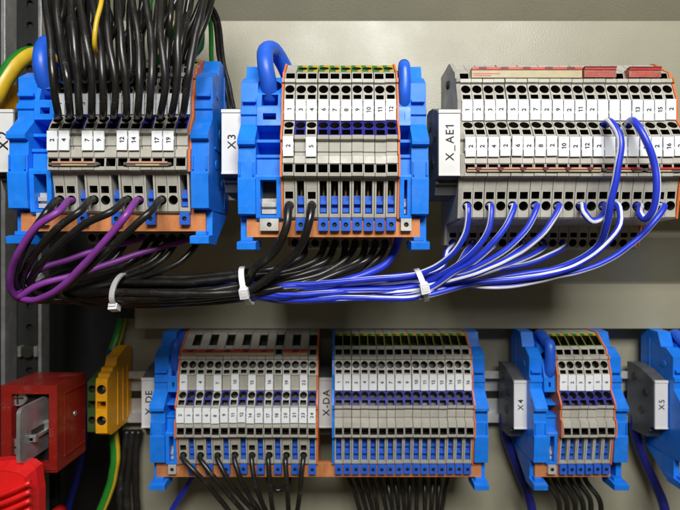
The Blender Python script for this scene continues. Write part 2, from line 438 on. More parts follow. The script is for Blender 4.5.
EB = [((8,-16.5),None),((-3,-16),None),((-3.2,-12.2),None),((5,-11),None),((5,-.6),None),((-2,-.2),None),((-3.2,15.6),None),((-2.2,16.2),None),((-2.2,24),None),((-1.4,24.4),None),((-1.4,30.6),None),((-4,31.2),None),((-4.2,33),None),((4.6,42.4),None),((4.6,46.2),None),((3.6,46.8),None),((3.6,49.2),None),((5.2,49.8),None),((5,61.8),None),((6.2,62.6),None),((12,66.6),None),((16.6,66.2),None),((20,75.2),None)]
def end_bracket(st, x, outer, w, label, hole=True):
    """outer -1: the leg stands on the left side. Body > clamp leg foot"""
    r = empty('end_bracket', st.P(x,38,-16), label, 'end bracket', 'blue end brackets')
    B = Vector((0,38,-16))
    body = [(p,None) for p, _ in EB[5:]]
    bm = profile(w, [((6,-1.0),None)]+body, [(33,76),(38,70),(38,0)])
    # rib between the steps
    box(bm, -w/2+.8, w/2-.8, 3.0, 5.2, 52.5, 54.0)
    box(bm, -w/2+.6, -w/2+1.2, -3.1, -1, 17.2, 23.6); box(bm, w/2-1.2, w/2-.6, -3.1, -1, 17.2, 23.6)
    for sx_ in (-1,1):
        for dd, hh, rr in ((14,56,2.2),(20,38,3.2),(12,22,2.4),(24,14,2.4)): cyl(bm, (sx_*w/2,dd,hh), rr, (sx_,0,0), .35, 0, 20, rr*.92)
        box(bm, sx_*w/2-.3, sx_*w/2+.3, 9, 30, 29, 30.2); box(bm, sx_*w/2-.3, sx_*w/2+.3, 28, 29.2, 2, 70)
    obj('body', mesh('body', bm, ['blue']), r, -B)
    lw = 3.4; lx = outer*(w/2-lw/2)
    bm = profile(lw, [((12,-15.6),None),((4.4,-15.4),None),((4.4,-1.2),None)], [(34,-1.2)], x0=lx)
    profile(w+.6, [((10,-16.8),None),((-3.2,-16.4),None),((-3.6,-13.2),None),((-1,-12.6),None),((7,-12.0),None)], [(14,-12.6)], bm=bm)
    box(bm, -w/2+1.4, w/2-1.8, 0.2, 4.2, -12.4, -10.6)
    obj('clamp_leg', mesh('clamp_leg', bm, ['blue']), r, -B)
    return r
def feed_terminal(st, x, w, label, big=True):
    r = empty('feed_terminal', st.P(x,37,-3), label, 'feed terminal', 'blue feed terminals')
    B = Vector((0,37,-3)); k = w-3.6
    segs = [((30,-3),None),((1,-3),None),((-.4,-1.8),('rect',w-4.2,1.2,1.6,9,1)),((-1.6,17),None),((-1.2,18),None),((1.6,18.6),None),((1.8,25.5),None),((0.8,26),None),((0.8,27.4),None),((11,28),None),((11.4,32.6),None),((1.8,33.2),None),((1.8,34.6),None),((13,35.2),None),((13.4,40.6),None),((2,41.2),None),((2.2,43),('rect',w-5.5,1.0,1.2,4,2)),((2.6,48.2),None),((2.8,50),('rect',w-4,.8,.6,6,2)),((5,57),('round',min(w/2-.7,5.0),7,2)),((13,66.5),None),((15,68),None)]
    bm = profile(w, segs, [(26,70),(37,70)])
    obj('body', mesh('body', bm, ['blue','clamp','dblue']), r, -B)
    bm = bmesh.new(); a = (w-4.4)/2
    box(bm, -a, a, 3.4, 8, -.3, 7.4); box(bm, -a+.2, a-.2, 1.4, 3.4, 3.4, 5.2); box(bm, -a+.2, a-.2, 1.9, 3.4, .2, 2.2)
    obj('contact_slider', mesh('contact_slider', bm, ['tin']), r, -B)
    obj('clamp_foot', foot_mesh(8.6 if w > 10 else 4.9, 5.6, 'tin', 1.1), r, Vector((0.3,0,0))-B)
    return r
end_bracket(S1, -15.6, -1, 8.8, 'blue stepped end bracket at far left of the upper row')
feed_terminal(S1, -6.0, 10.0, 'blue feed terminal left of the tags 1 and 2 in the upper left strip')
end_bracket(S1, 12*PITCH+5.0, 1, 8.0, 'blue stepped end bracket just left of plate X3')
end_bracket(S3, -16.6, -1, 8.0, 'blue stepped end bracket just right of plate X3')
feed_terminal(S3, -6.9, 11.6, 'wide blue feed terminal holding the thick blue loop by plate X3')
feed_terminal(S3, 10*PITCH+4.0, 5.6, 'narrow blue feed terminal right of tag 12 beside plate X3')
end_bracket(S3, 10*PITCH+10.4, 1, 7.8, 'blue stepped end bracket just left of plate X_AE1')
end_bracket(SE, -12.4, -1, 8.8, 'blue stepped end bracket just right of plate X-DE')
feed_terminal(SE, -4.5, 6.8, 'blue feed terminal left of the strip by plate X-DE')
end_bracket(SD, 16*PITCH+5.2, 1, 8.2, 'blue stepped end bracket right of tag 16 in strip X-DA')
end_bracket(S4, -12.0, -1, 7.8, 'blue stepped end bracket just right of plate X4')
feed_terminal(S4, -4.4, 6.8, 'blue feed terminal with grey contact right of plate X4')
end_bracket(S4, 6*PITCH+5.2, 1, 8.2, 'blue stepped end bracket between tag 6 of strip X4 and plate X5')
end_bracket(S4, 76.8, -1, 8.2, 'blue stepped end bracket right of plate X5 at the picture edge')
feed_terminal(S4, 85.5, 8.6, 'blue feed terminal cut by the right edge beside plate X5')

def busbar(st, xa, xb, label):
    bm = bmesh.new(); L = xb-xa
    box(bm, 0, L, 2.0, 5.2, -10.6, -1.9)
    return tag(obj('busbar', mesh('busbar', bm, ['copper']), None, st.P(xa,0,0)), label, 'busbar', 'copper busbars')
busbar(S1, -16.8, 12*PITCH+6.4, 'copper busbar under the upper left strip behind violet and black wires')
busbar(S3, -17.4, 10*PITCH+11.0, 'copper busbar with eight blue feet under strip X3')
busbar(SE, -14.6, (SD.x0-SE.x0)+16*PITCH+6.4, 'long copper busbar running under strips X-DE and X-DA')
busbar(S4, -13.6, 6*PITCH+1.2, 'short copper busbar under the strip by plate X4')

# ------------------------------------------------------------------ name plate holders
def marker(x, D, zc, w, h, text, label, tsize=5.6, sx=1.0):
    r = empty('marker_holder', (x,D+30,zc-h/2), label, 'marker holder', 'name plate holders')
    B = Vector((0,30,-h/2))
    t = h/2
    segs = [((26,-t-9),None),((9,-t-8),None),((6,-t-2),None),((1.4,-t+.8),None),((1.2,t-1.2),None),((2.5,t+.6),None),((9,t+3.2),None),((10,t+3),None),((14,t+5),None)]
    bm = profile(w+.4, segs, [(24,t+6.6),(30,t+6.2),(30,-t-4)])
    for (d, hh, r_) in ((10,5,2.6),(22,t-2,2.8),(14,-7,2.8)):
        for sx_ in (-1,1):
            cyl(bm, (sx_*(w/2+.1),d,hh), r_, (sx_,0,0), .5, 1, 18, r_*.9)
    for q in range(3): box(bm, -w/2-.3, w/2+.3, 5.2-q*.1+q*3, 6.2+q*3, -t-3.4-q*2.4, -t-2.2-q*2.4)
    obj('body', mesh('body', bm, ['dgrey','clamp']), r, -B)
    bm = bmesh.new()
    box(bm, -w/2, w/2, 0, 1.15, -t, t)
    box(bm, -w/2-.15, w/2+.15, -.35, 1.1, t-1.1, t+.5); box(bm, -w/2-.1, w/2+.1, -.3, 1.1, -t-.3, -t+.6)
    add_text(bm, text, tsize, (0,-.04,0), 1, 0.016, sx)
    obj('name_plate', mesh('name_plate', bm, ['lplate','ink']), r, -B)
    return r
p = at(4,141,245);   marker(p.x-.6, 245, p.z, 10, 30, 'X2', 'white name plate holder cut by the left edge, upper row', 7)
p = at(231,142,238); marker(p.x+.2, 238, p.z, 9.4, 30, 'X3', 'upright white name plate reading X3', 5.4)
p = at(449.5,143,225); marker(p.x, 225, p.z, 9.6, 29, 'X_AE1', 'upright white name plate reading X_AE1', 5.2, .95)
p = at(148,403,318); marker(p.x+.4, 318, p.z, 9.0, 31, 'X-DE', 'upright white name plate reading X-DE, half behind a blue bracket', 6.2, 1.0)
p = at(326,403,318); marker(p.x, 318, p.z, 8.8, 31, 'X-DA', 'upright white name plate reading X-DA', 6.0, 1.0)
p = at(520.5,405,312); marker(p.x, 312, p.z, 8.0, 29.5, 'X4', 'upright white name plate reading X4', 4.9)
p = at(661.5,405,312); marker(p.x, 312, p.z, 8.0, 29.5, 'X5', 'upright white name plate reading X5', 4.9)

# ------------------------------------------------------------------ jumper bars
def jumper_top(st, i0, n, label, style, d=1.2, h0=63.4, h1=66.6, gap=.4):
    """bridge pushed into the upper slots: printed front, coloured top edge with dark marks"""
    x0 = i0*PITCH+gap; x1 = (i0+n)*PITCH-gap
    bm = bmesh.new()
    box(bm, x0, x1, d+1.4, 6.5, h0, h1, 0)
    box(bm, x0+.1, x1-.1, d+1.0, 6.2, h1+.02, h1+1.1, 1)
    k = n//2 if style == 'marks' else 0
    for q in range(k):
        xx = x0+(q+.5)*(x1-x0)/k
        box(bm, xx-2.0, xx+1.6, d+.9, 6.0, h1+.3, h1+1.2, 2)
    if style == 'dark': 
        box(bm, x0, x1, d+.8, 4.0, h1+.9, h1+1.5, 2)
        for q in range(3): box(bm, x0+.5+q*.3, x1-1-q*1.1, d+1.34, d+1.6, h0+.5+q*.8, h0+.85+q*.8, 1)
    elif style == 'marks':
        for q in range(2): box(bm, x0+.6, x0+9+q*4, d+1.34, d+1.6, h0+.7+q*.9, h0+1.1+q*.9, 1)
    return tag(obj('jumper_bar', mesh('jumper_bar', bm, ['jbeige' if style != 'dark' else 'jdull','jred','jdark']), None, st.P(0,0,0)), label, 'jumper bar', 'red jumper bars')
jumper_top(SA, 1, 10, 'long beige and red jumper bar along the top of strip X_AE1', 'marks', 1.0, 63.6, 67.2)
jumper_top(SA, 11, 3, 'short dark red jumper bar above the blank tags of strip X_AE1', 'dark', .4, 63.6, 67.0)
jumper_top(SA, 15, 3, 'short dark red jumper bar at the top right end of strip X_AE1', 'dark', .4, 63.6, 66.8)
jumper_top(S1, 3, 3, 'red jumper bar at the top of the upper left strip behind black wires', 'dark', 1.0)
jumper_top(SE, 0, 11, 'long red dashed jumper bar along the top of strip X-DE', 'marks', 1.6, 63.4, 65.2)
jumper_top(SE, 12, 3, 'short red dashed jumper bar at the top right of strip X-DE', 'marks', 1.6, 63.4, 65.2)
def jumper_low(st, xa, xb, label, marks=0, ends=True, pale='jpink'):
    bm = bmesh.new(); L = xb-xa
    box(bm, xa, xb, -7.0, -4, 18.3, 19.3, 0)
    box(bm, xa+.3, xb-.3, -7.5, -5, 19.32, 20.1, 1)
    for q in range(marks):
        xx = xa+(q+.5)*L/marks
        v = [(xx-1.9,-7.62,20.2),(xx+1.9,-7.62,20.2),(xx+.3,-7.62,18.6),(xx-.3,-7.62,18.6)]
        f = [bm.verts.new(p) for p in v]; g = [bm.verts.new((p[0],-6.6,p[2])) for p in v]
        fc = bm.faces.new(f); fc.material_index = 2
        for a in range(4):
            b2 = (a+1)%4; fc = bm.faces.new((f[a],g[a],g[b2],f[b2])); fc.material_index = 2
    if ends:
        box(bm, xa-1.4, xa+4, -7.1, -5, 18.5, 19.8, 3); box(bm, xb-4, xb+1.2, -7.1, -5, 18.5, 19.8, 3)
    return tag(obj('jumper_bar', mesh('jumper_bar', bm, ['jbeige',pale,'jdark','dgrey']), None, st.P(0,0,0)), label, 'jumper bar', 'red jumper bars')
jumper_low(SA, .9, 12*PITCH-1.6, 'long pink jumper bar with dark red marks in the lower slots of strip X_AE1', 6, False)
jumper_low(SA, 12*PITCH+.6, 15*PITCH+1, 'dark jumper bar in the lower slots behind the left hanging blue wire', 2, True, 'jred')
jumper_low(SA, 15*PITCH+3.4, 18*PITCH+2.6, 'red jumper bar in the lower slots behind the right hanging blue wire', 0, True, 'jred')
jumper_low(S1, 2.6, 4*PITCH+1.6, 'pink jumper bar in the lower slots under the tags 2 to 7', 0)
jumper_low(S1, 7*PITCH-.4, 11*PITCH-2.6, 'pink jumper bar in the lower slots under the tags 14 to 19', 0)

# ------------------------------------------------------------------ mounting plates, rails, cabinet
def slab(name, pa, pb, y0, y1, m, bev=0):
    bm = bmesh.new(); box(bm, pa[0], pb[0], y0, y1, pa[1], pb[1])
    return tag(obj(name, mesh(name, bm, [m])), kind='structure')
def sheet(name, prof, xa, xb, m, th=1.5):
    """sheet metal bent along x: prof is a list of (depth, height)"""
    bm = bmesh.new(); n = []
    for k in range(len(prof)):
        a = Vector(prof[max(k-1,0)]); b_ = Vector(prof[min(k+1,len(prof)-1)]); t = (b_-a).normalized(); n.append(Vector((-t.y, t.x)))
    if n[0].x < 0: n = [-v for v in n]
    f = [(p[0],p[1]) for p in prof]; g = [(p[0]+v.x*th, p[1]+v.y*th) for p, v in zip(prof, n)]
    for P_ in (f, g):
        for a, b_ in zip(P_, P_[1:]): quad(bm, [(xa,*a),(xb,*a),(xb,*b_),(xa,*b_)])
    for x in (xa, xb):
        for k in range(len(f)-1): quad(bm, [(x,*f[k]),(x,*f[k+1]),(x,*g[k+1]),(x,*g[k])])
    for k in (0, -1): quad(bm, [(xa,*f[k]),(xb,*f[k]),(xb,*g[k]),(xa,*g[k])])
    return tag(obj(name, mesh(name, bm, [m])), kind='structure')
sheet('back_plate', [(200,243),(298.4,142.0),(300,140.4),(300,12.2),(300.8,10.6),(331,-17.8),(332,-19.2),(332,-48.8)], -136, 420, 'plate')
slab('back_plate', (-152, -420), (420, -45), 350, 352, 'plate')
slab('rear_wall', (-165, -480), (520, 520), 402, 404, 'rear')
slab('cabinet_wall', (-560, -520), (-165, 560), 404.5, 408, 'dark')
bm = bmesh.new(); box(bm, -330, -326, 150, 404, -420, 420)
tag(obj('side_wall', mesh('side_wall', bm, ['dark'])), kind='structure')
def rail(xa, xb, D, zc, label):
    pr = [(0,-17.5),(0,-12.6),(6.2,-12.6),(6.2,12.6),(0,12.6),(0,17.5),(1.2,17.5),(1.2,13.8),(7.4,13.8),(7.4,-13.8),(1.2,-13.8),(1.2,-17.5)]
    bm = bmesh.new()
    A = [bm.verts.new((0,d,h)) for d, h in pr]; Bv = [bm.verts.new((xb-xa,d,h)) for d, h in pr]
    bm.faces.new(A); bm.faces.new(Bv[::-1])
    for k in range(len(pr)):
        j = (k+1)%len(pr); bm.faces.new((A[k],Bv[k],Bv[j],A[j]))
    for x in range(12, int(xb-xa)-20, 25):
        box(bm, x, x+15, 6.05, 6.19, -2.6, 2.6, 1)
    return tag(obj('mounting_rail', mesh('mounting_rail', bm, ['rail','clamp']), None, (xa,D,zc)), label, 'rail', 'zinc mounting rails')
rail(-160, 300, 268.5, 46.9, 'zinc mounting rail carrying the upper row of terminals')
rail(-165, 330, 341.5, -97, 'zinc mounting rail carrying the lower row, bare beside plate X4')
# perforated post at the left
def holes_strip(name, x0, x1, D, z0, z1, pitch, r, m, label, cat, cols=1, lips=()):
    bm = bmesh.new(); n = int((z1-z0)/pitch); W = (x1-x0)/cols
    for c in range(cols):
        for k in range(n):
            off = pitch/2*(c%2)
            band(bm, W, (0,z0+k*pitch+off), (0,z0+(k+1)*pitch+off), ('round',r,2.0,1), 0, None, x0+W*(c+.5))
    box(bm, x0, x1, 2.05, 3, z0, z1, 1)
    for a, b_, y0, y1 in lips: box(bm, a, b_, y0, y1, z0, z1, 2)
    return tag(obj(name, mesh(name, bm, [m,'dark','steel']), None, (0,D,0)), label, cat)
q = 330/F
holes_strip('perforated_post', (18-340)*q, (41-340)*q, 330, (255-576)*q, (255+29)*q, 21.6*q, 2.35, 'galv', 'galvanised upright post with a row of round holes at left', 'post', 1,
    (((41-340)*q, (44-340)*q, -3, 6), ((5-340)*q, (9-340)*q, -4, 8)))
p = at(29,351,328)
bm = bmesh.new(); box(bm, -6,6,0,2,-1.2,1.2,0); box(bm,-6.4,-4.2,-2,2,-3.4,3.4,0); box(bm,4.2,6.4,-2,2,-3.4,3.4,0); cyl(bm,(0,.5,0),4.0,(0,-1,0),2.6,1,20)
tag(obj('cage_nut', mesh('cage_nut', bm, ['steel','clamp']), None, p), 'dark round nut in a bright clip on the perforated post', 'nut')
q = 342/F
holes_strip('perforated_strip', (39-340)*q, (58-340)*q, 342, (255-590)*q, (255-440)*q, 8.0, 1.6, 'galv', 'dark perforated metal strip below the red switch', 'metal strip', 2)

# ------------------------------------------------------------------ red switch, red grip, earth terminals
r = empty('isolator_switch', at(30,470,316), 'red switch box with a metal latch plate at lower left', 'switch')
B = at(30,470,316)
xl, xr = at(2,0,285).x, at(58,0,285).x; zt, zb = at(0,385,285).z, at(0,472,285).z
bm = bmesh.new()
box(bm, xl, xr, 290, 316, zb, zt); box(bm, xl+6.2, xr-4.8, 289.5, 290.1, zb+5.2, zt-5.2, 2)  # second box: black sheet standing in for shade inside the open front
for a in ((xl,xl+6,zb,zt),(xr-4.6,xr,zb,zt)): box(bm, a[0],a[1],284,290.02,a[2],a[3])
box(bm, xl+6,xr-4.6,284,290.02,zt-5,zt-.02); box(bm, xl+6,xr-4.6,284,290.02,zb+.02,zb+5)
box(bm, xr-.2, xr+.5, 291, 315, zb+6, zb+7); box(bm, xr-.2, xr+.5, 291, 315, zt-7, zt-6); box(bm, xr-.2, xr+.4, 291.5, 292.3, zb+7, zt-7); box(bm, xl+1, xr-1, 283.6, 284, zb+1.4, zb+2.2); cyl(bm, (xr-.3, 303, (zt+zb)/2+3), 1.5, (1,0,0), .9, 1, 16)
obj('body', mesh('body', bm, ['red','steel','dark']), r, -B)
for py in (398, 447):
    c = at(18,py,287)
    bm = bmesh.new(); cyl(bm, (0,3,0), 5.2, (0,-1,0), 3.2, 0, 22, 4.6); box(bm, -3.4,3.4,-.45,0,-.5,.5,1); box(bm, -.5,.5,-.46,0,-3.4,3.4,1)
    obj('screw', mesh('screw', bm, ['steel','clamp']), r, c-B)
# latch: flat plate standing straight out of the box, rounded front corners, slot with a hook
n = 6; xl_ = at(20.5,0,264).x; zt_, zb_ = at(0,409,264).z, at(0,466,264).z
W_ = 27.0; H_ = zt_-zb_
def rounded(x, y, w, h, r_):
    o = []
    for cx, cy, s_ in ((x+w-r_,y+h-r_,0),(x+r_,y+h-r_,90),(x+r_,y+r_,180),(x+w-r_,y+r_,270)):
        for k in range(n+1):
            t = math.radians(s_+90*k/n); o.append((cx+r_*math.cos(t), cy+r_*math.sin(t)))
    return o
bm = bmesh.new()
pl = rounded(0,0,W_,H_,3.6)
f = [bm.verts.new((0,y,z)) for y, z in pl]; g = [bm.verts.new((-2.2,y,z)) for y, z in pl]
bm.faces.new(f); bm.faces.new(g[::-1])
for k in range(len(f)):
    j = (k+1)%len(f); bm.faces.new((f[k],f[j],g[j],g[k]))
box(bm, 0, .3, 9, 24, H_*.40, H_*.52, 1)
box(bm, 0, 1.6, 8, 25, H_*.34, H_*.40, 0); box(bm, 0, 3.2, 8, 10.5, H_*.32, H_*.44, 0); box(bm, 0, 2.6, 21, 24, H_*.40, H_*.56, 0)
obj('latch_plate', mesh('latch_plate', bm, ['steel','clamp']), r, Vector((xl_,264,zb_))-B)

bm = bmesh.new()
D0 = 268
prof = [(-14,462),(12,460),(29,463),(36,468),(39,492),(39,548),(-14,548)]
fr = [at(x,y,D0) for x, y in prof]; bk = [v+Vector((0,6,0)) for v in fr]
ctr = sum(fr, Vector())/len(fr)
fr2 = [ctr+(v-ctr)*.84+Vector((0,-7,0)) for v in fr]
F1 = [bm.verts.new(v) for v in fr]; B1 = [bm.verts.new(v) for v in bk]; F2 = [bm.verts.new(v) for v in fr2]
bm.faces.new(F2); bm.faces.new(B1[::-1])
for k in range(len(F1)):
    j = (k+1)%len(F1); bm.faces.new((F1[k],F1[j],B1[j],B1[k])); bm.faces.new((F2[k],F2[j],F1[j],F1[k]))
for k in range(5):
    u = at(-8,498+k*9,257); v = at(31,482+k*9,257)
    tube(bm, [u, (u+v)/2+Vector((0,-1.5,0)), v], 1.3, 10)
g0 = at(15,535,280)
bmesh.ops.translate(bm, vec=-g0, verts=bm.verts)
tag(obj('red_grip', mesh('red_grip', bm, ['bred']), None, g0), 'bright red ribbed grip in the bottom left corner', 'grip')
c = at(60,512,330)
bm = bmesh.new(); cyl(bm, (0,0,0), 5.2, (0,-1,0), 6, 0, 24, 4.2)
tag(obj('round_cap', mesh('round_cap', bm, ['bred']), None, c), 'small red round cap peeking in at the bottom edge', 'knob')

def earth_terminal(x, D, zc, label, sc=1.0):
    r = empty('earth_terminal', (x,D+36,zc-22*sc), label, 'earth terminal'); B = Vector((0,36,-22*sc))
    w = 7.2*sc
    segs = [((30,-22),None),((6,-22.5),None),((0,-19.5),None),((-.2,-16),('round',2.9,6.5,1)),((-.2,-7.2),None),((-.2,-4.4),('rect',w/sc*.78,.2,.2,6,1)),((-.2,.6),None),((-.2,3.4),('round',2.9,5,1)),((0,12),None),((.6,14.4),None),((3,15),None),((3.4,17),None),((7,17.6),None),((7.4,19.6),None),((12,20.2),None),((14,25),None),((18,26),None)]
    bm = profile(w/sc, segs, [(26,29),(30,30),(36,28),(36,-18)])
    for dd in (14,22,29): box(bm, w/sc/2, w/sc/2+.5, dd, dd+1.2, -19, 16)
    cyl(bm, (0,4.6,7.8), 1.3, (0,-1,0), .8, 2, 16); cyl(bm, (0,4.6,-11.6), 1.3, (0,-1,0), .8, 2, 16)
    bmesh.ops.scale(bm, vec=(sc,sc,sc), verts=bm.verts)
    obj('body', mesh('body', bm, ['amber','clamp','steel']), r, -B)
    bm = profile(5.6, [((30,-21),None),((6,-21.5),None),((1.2,-19),None),((1,-16),('round',2.3,4,1)),((1,-7.2),None),((1,-4.4),('rect',5,.2,.2,5,1)),((1,.6),None),((1,3.4),('round',2.3,4,1)),((1.2,12),None),((6,14),None)], [(30,22),(34,18)])
    bmesh.ops.scale(bm, vec=(sc,sc,sc), verts=bm.verts)
    obj('end_cover', mesh('end_cover', bm, ['dgreen','clamp']), r, Vector((-w/2-2.9*sc,0,0))-B)
    return r
p = at(101.5,402,311); earth_terminal(p.x, 311, p.z, 'amber and green earth terminal between the red switch and plate X-DE')
p = at(-4,108,250); earth_terminal(p.x, 250, p.z+3, 'amber earth terminal cut by the left edge above the upper name plate', .42)

# ------------------------------------------------------------------ wires: upper left strip
def stub(st, i, tier, out=5, inn=3.4):
    e, n = st.entry(i, tier); return [e-n*inn, e, e+n*out]
rw = random.Random(3)
xt = [46,57,71,80,92,106,119,132,146,161,181,206]
upn = ['1','3','5','6','8','10','11','13','15','16','18','20']
for i in range(12):
    e, n = S1.entry(i,'t2'); px0 = 340+e.x/e.y*F
    x1 = px0-4+i*.75+rw.uniform(-1.5,1.5); x2 = (px0-6+i)*.6+xt[i]*.4+rw.uniform(-2.5,2.5)
    pts = [e-n*3, e+n*1.0, at(px0-.3,113,216), at(x1,82,210+rw.uniform(-2,2)), at(x2,38,211+rw.uniform(-3,3)), at(xt[i],-6,218), at(xt[i]+12,-60,236)]
    wire(pts, 1.52, 'black', f'thick front black wire rising above tag {upn[i]} of the upper left strip', group='black wires rising from the upper left strip')
xt2 = [54,66,79,90,103,117,130,143,158,172,190,210]
for i in range(12):
    e, n = S1.entry(i,'t1'); px0 = 340+e.x/e.y*F
    pts = [e-n*3, e+n*1.0, at(px0+1,78,224), at(px0*.6+xt2[i]*.4,45,222+rw.uniform(-2,3)), at(xt2[i],5,228+rw.uniform(-2,3)), at(xt2[i]+9,-50,246)]
    wire(pts, 1.5, 'black', f'black wire of the second layer, rising above tag {upn[i]}, upper left strip', group='black wires behind the front row, upper left')
for k, i in enumerate((2,5,8,11)):
    e, n = S1.entry(i,'top'); px0 = 340+e.x/e.y*F; xx = [104,151,176,206][k]; xm = [95,139,166,200][k]
    pts = [e-n*3, e+n*2, at(xm,48,236), at((xm+xx)/2+[0,1,6,-1][k],20,229), at(xx,-4,231), at(xx+6,-50,246)]
    wire(pts, 1.25, ['wgreen','wyel'], f'green and yellow earth wire among black wires above tag {upn[i]}, upper left strip', group='earth wires of the upper left strip', stripe=[0]*5+[1]*9, twist=.03)
rb = random.Random(12)
for k in range(9):
    xa = 62+k*15; xb = xa+rb.uniform(-6,16)
    e, n = S1.entry(min(11,k+2),'top')
    pts = [at(xa,84,246), at(xa,70,244), at((xa+xb)/2+rb.uniform(-5,5),35,240), at(xb,0,244), at(xb+8,-50,252)]
    wire(pts, 1.4, 'black', f'rearmost black wire rising behind tag {upn[min(11,k+2)]} of the upper left strip', group='rear black wires of the upper left strip')
for k, (xa, xb, xc, m) in enumerate(((203,217,229,'black'),(206,221,233,'gy'),(200,210,221,'gy2'))):
    pts = [at(xa-8,-30,240), at(xa,-2,246), at((xa+xb)/2+4,18,252), at(xb+2,60,258), at(xc,110,262), at(xc+1,150,266)]
    lb = ['slim black wire dropping behind plate X3','black wire nearest the bare plate, dropping behind plate X3','green and yellow wire dropping left of the slim black wires behind plate X3'][k]
    if m == 'gy2': wire(pts, 1.2, ['wgreen','wyel'], lb, stripe=[0]*7+[1]*7)
    else: wire(pts, 1.15, 'black', lb)

rd = random.Random(31)
for k in range(10):                                   # loose strands crossing between the layers
    xa = 60+k*13.2; xm = xa+rd.uniform(-9,6); xb = xa+rd.uniform(2,30)
    pts = [at(xa,100,232), at(xa-2,84,230), at(xm,50,226+rd.uniform(-3,3)), at((xm+xb)/2+rd.uniform(-2,6),18,225+rd.uniform(-3,3)), at(xb,-4,228), at(xb+14,-50,240)]
    wire(pts, 1.3, 'black', f'thin black wire crossing between the layers above tag {upn[min(11,k+1)]}, upper left strip', group='loose black wires above the upper left strip')
wire([at(103,72,222), at(99,60,215), at(95,44,207), at(96,24,206), at(100,4,208), at(108,-40,222)], .95, 'wyel', 'slim yellow wire between the front black wires, upper left strip')
for k, (xe, ym) in enumerate(((206,22),(214,12),(222,6))):
    pts = [at(168+k*9,84,240), at(172+k*8,62,238), at(186+k*8,ym+14,236), at(198+k*7,ym-14,238), at(xe+6,-30,242)]
    wire(pts, 1.35, 'black', ['leftmost','middle','rightmost'][k]+' of three black wires arching right above the upper left strip')
# front wires of the upper left strip, lower entries
def low(i, rest, m, r, lb, **k):
    s = stub(S1, i, 'low', 3); wire(s+rest, r, m, lb, **k)
GB = 'black wires bending left from the upper left strip'
low(0, [at(46,212,213), at(30,234,214), at(18,262,220), at(16,285,228), at(30,299,240), at(70,300,248)], 'black', 1.6, 'black wire from the lower entry under tag 2, hidden behind the violet wire', group=GB)
low(1, [at(58,212,211), at(38,225,210), at(20,250,213), at(10,275,220), at(11,290,226), at(20,299,232), at(36,301,238)], 'violet', 1.5, 'leftmost violet wire arching from the lower entry under tag 4')
low(3, [at(80,212,212), at(60,226,212), at(40,246,216), at(26,268,224), at(22,288,232), at(40,299,244), at(80,297,250)], 'black', 1.6, 'black wire from the lower entry under tag 7, bending left over the copper busbar', group=GB)
low(6, [at(112,211,212), at(88,222,212), at(60,244,216), at(40,266,224), at(32,287,234), at(52,300,245), at(100,301,250)], 'black', 1.6, 'black wire from the lower entry under tag 12, bending left over the copper busbar', group=GB)
low(7, [at(128,214,212), at(108,237,212), at(80,268,216), at(56,291,221), at(36,300,226), at(20,298,232), at(14,291,240)], 'violet', 1.5, 'violet wire running straight down left from the lower entry under tag 14')
low(9, [at(148,214,213), at(126,234,213), at(98,260,218), at(74,281,228), at(60,294,238), at(84,303,248), at(120,304,250)], 'black', 1.6, 'black wire from the lower entry under tag 17, the rightmost one bending left', group=GB)
e, n = S1.entry(10,'rear'); wire([e-n*3, e+n*3, at(140,253,244), at(112,263,238), at(75,275,232), at(40,284,228), at(18,298,230)], 1.45, 'violet', 'violet wire emerging from under the right half of the copper busbar')
e, n = S1.entry(5,'rear'); wire([e-n*3, e+n*3, at(95,251,244), at(70,260,240), at(45,268,236), at(25,280,232), at(16,295,230)], 1.45, 'violet', 'short violet wire emerging from under the left half of the copper busbar')
for k, i in enumerate((2,4,6,7,8,9,11)):
    e, n = S1.entry(i,'rear')
    yy = 272+k*4.4
    wire([e-n*3, e+n*4, at(340+e.x/e.y*F-22, 262, 248), at(52+k*9, 277+k*1.5, 246), at(34+k*3, 290, 246), at(52+k*4, 299-k, 248+k), at(100, 281+k*3.4, 247)], 1.5, 'black',
        f'black wire dropping from the rear entry below tag {upn[i]} into the left bend', group='rear black wires below the upper left strip')

# black loom between the upper left strip and strip X3
loom = [ # end terminal, tier, height offset at tie two, at tie one, depth
    (0,'low', 283, 299, 238), (2,'low', 290, 293, 236), (1,'rear', 272, 279, 246), (3,'rear', 276, 284, 243), (4,'rear', 280, 288, 248), (5,'rear', 285, 291, 246),
    (6,'rear', 288, 296, 243), (7,'rear', 292, 300, 240), (8,'rear', 295, 303, 243), (9,'rear', 298, 305, 246)]
n3 = ['1','3','4','6','7','8','9','10','11','12']
for i, tier, y2, y1, D in loom:
    e, n = S3.entry(i, tier); px0 = 340+e.x/e.y*F
    if tier == 'low':
        a = [e-n*3, e+n*4, at(px0-3,226,222), at(px0-15,251,228), at(px0-36,270,233)]
    else:
        a = [e-n*3, e+n*4, at(px0-5+rb.uniform(-4,3),260+rb.uniform(-3,2),249+rb.uniform(-3,3)), at(px0-34+rb.uniform(-6,6),268+i*.8+rb.uniform(-3,3),246+rb.uniform(-3,3)), at((px0-34)*.45+262*.55,(268+i*.8)*.4+y2*.6,243)]
    b_ = [at(247,y2,D), at(185,(y1+y2)/2+2.5,D+rb.uniform(-2,2)), at(122,y1-1,D+2), at(75,293+(y1-292)*.4,246+rb.uniform(-3,3)), at(40,289+(y1-292)*.3,250), at(24,284,256)]
    wire(a+b_, 1.85 if tier == 'low' else 1.7, 'black', f'black loom wire running left from the {"front" if tier=="low" else "rear"} entry below tag {n3[i]} of strip X3', group='black loom wires below strip X3')
e, n = S3.entry(9,'rear')
wire([S3.P(10*PITCH+3.5,20,-6), S3.P(10*PITCH+2.6,22,-14), at(388,262,248), at(366,274,244), at(335,283,242), at(300,288,243), at(260,290,246), at(222,289,248)], 2.0, 'wblue', 'thick dark blue wire curling left from under the right end of strip X3')

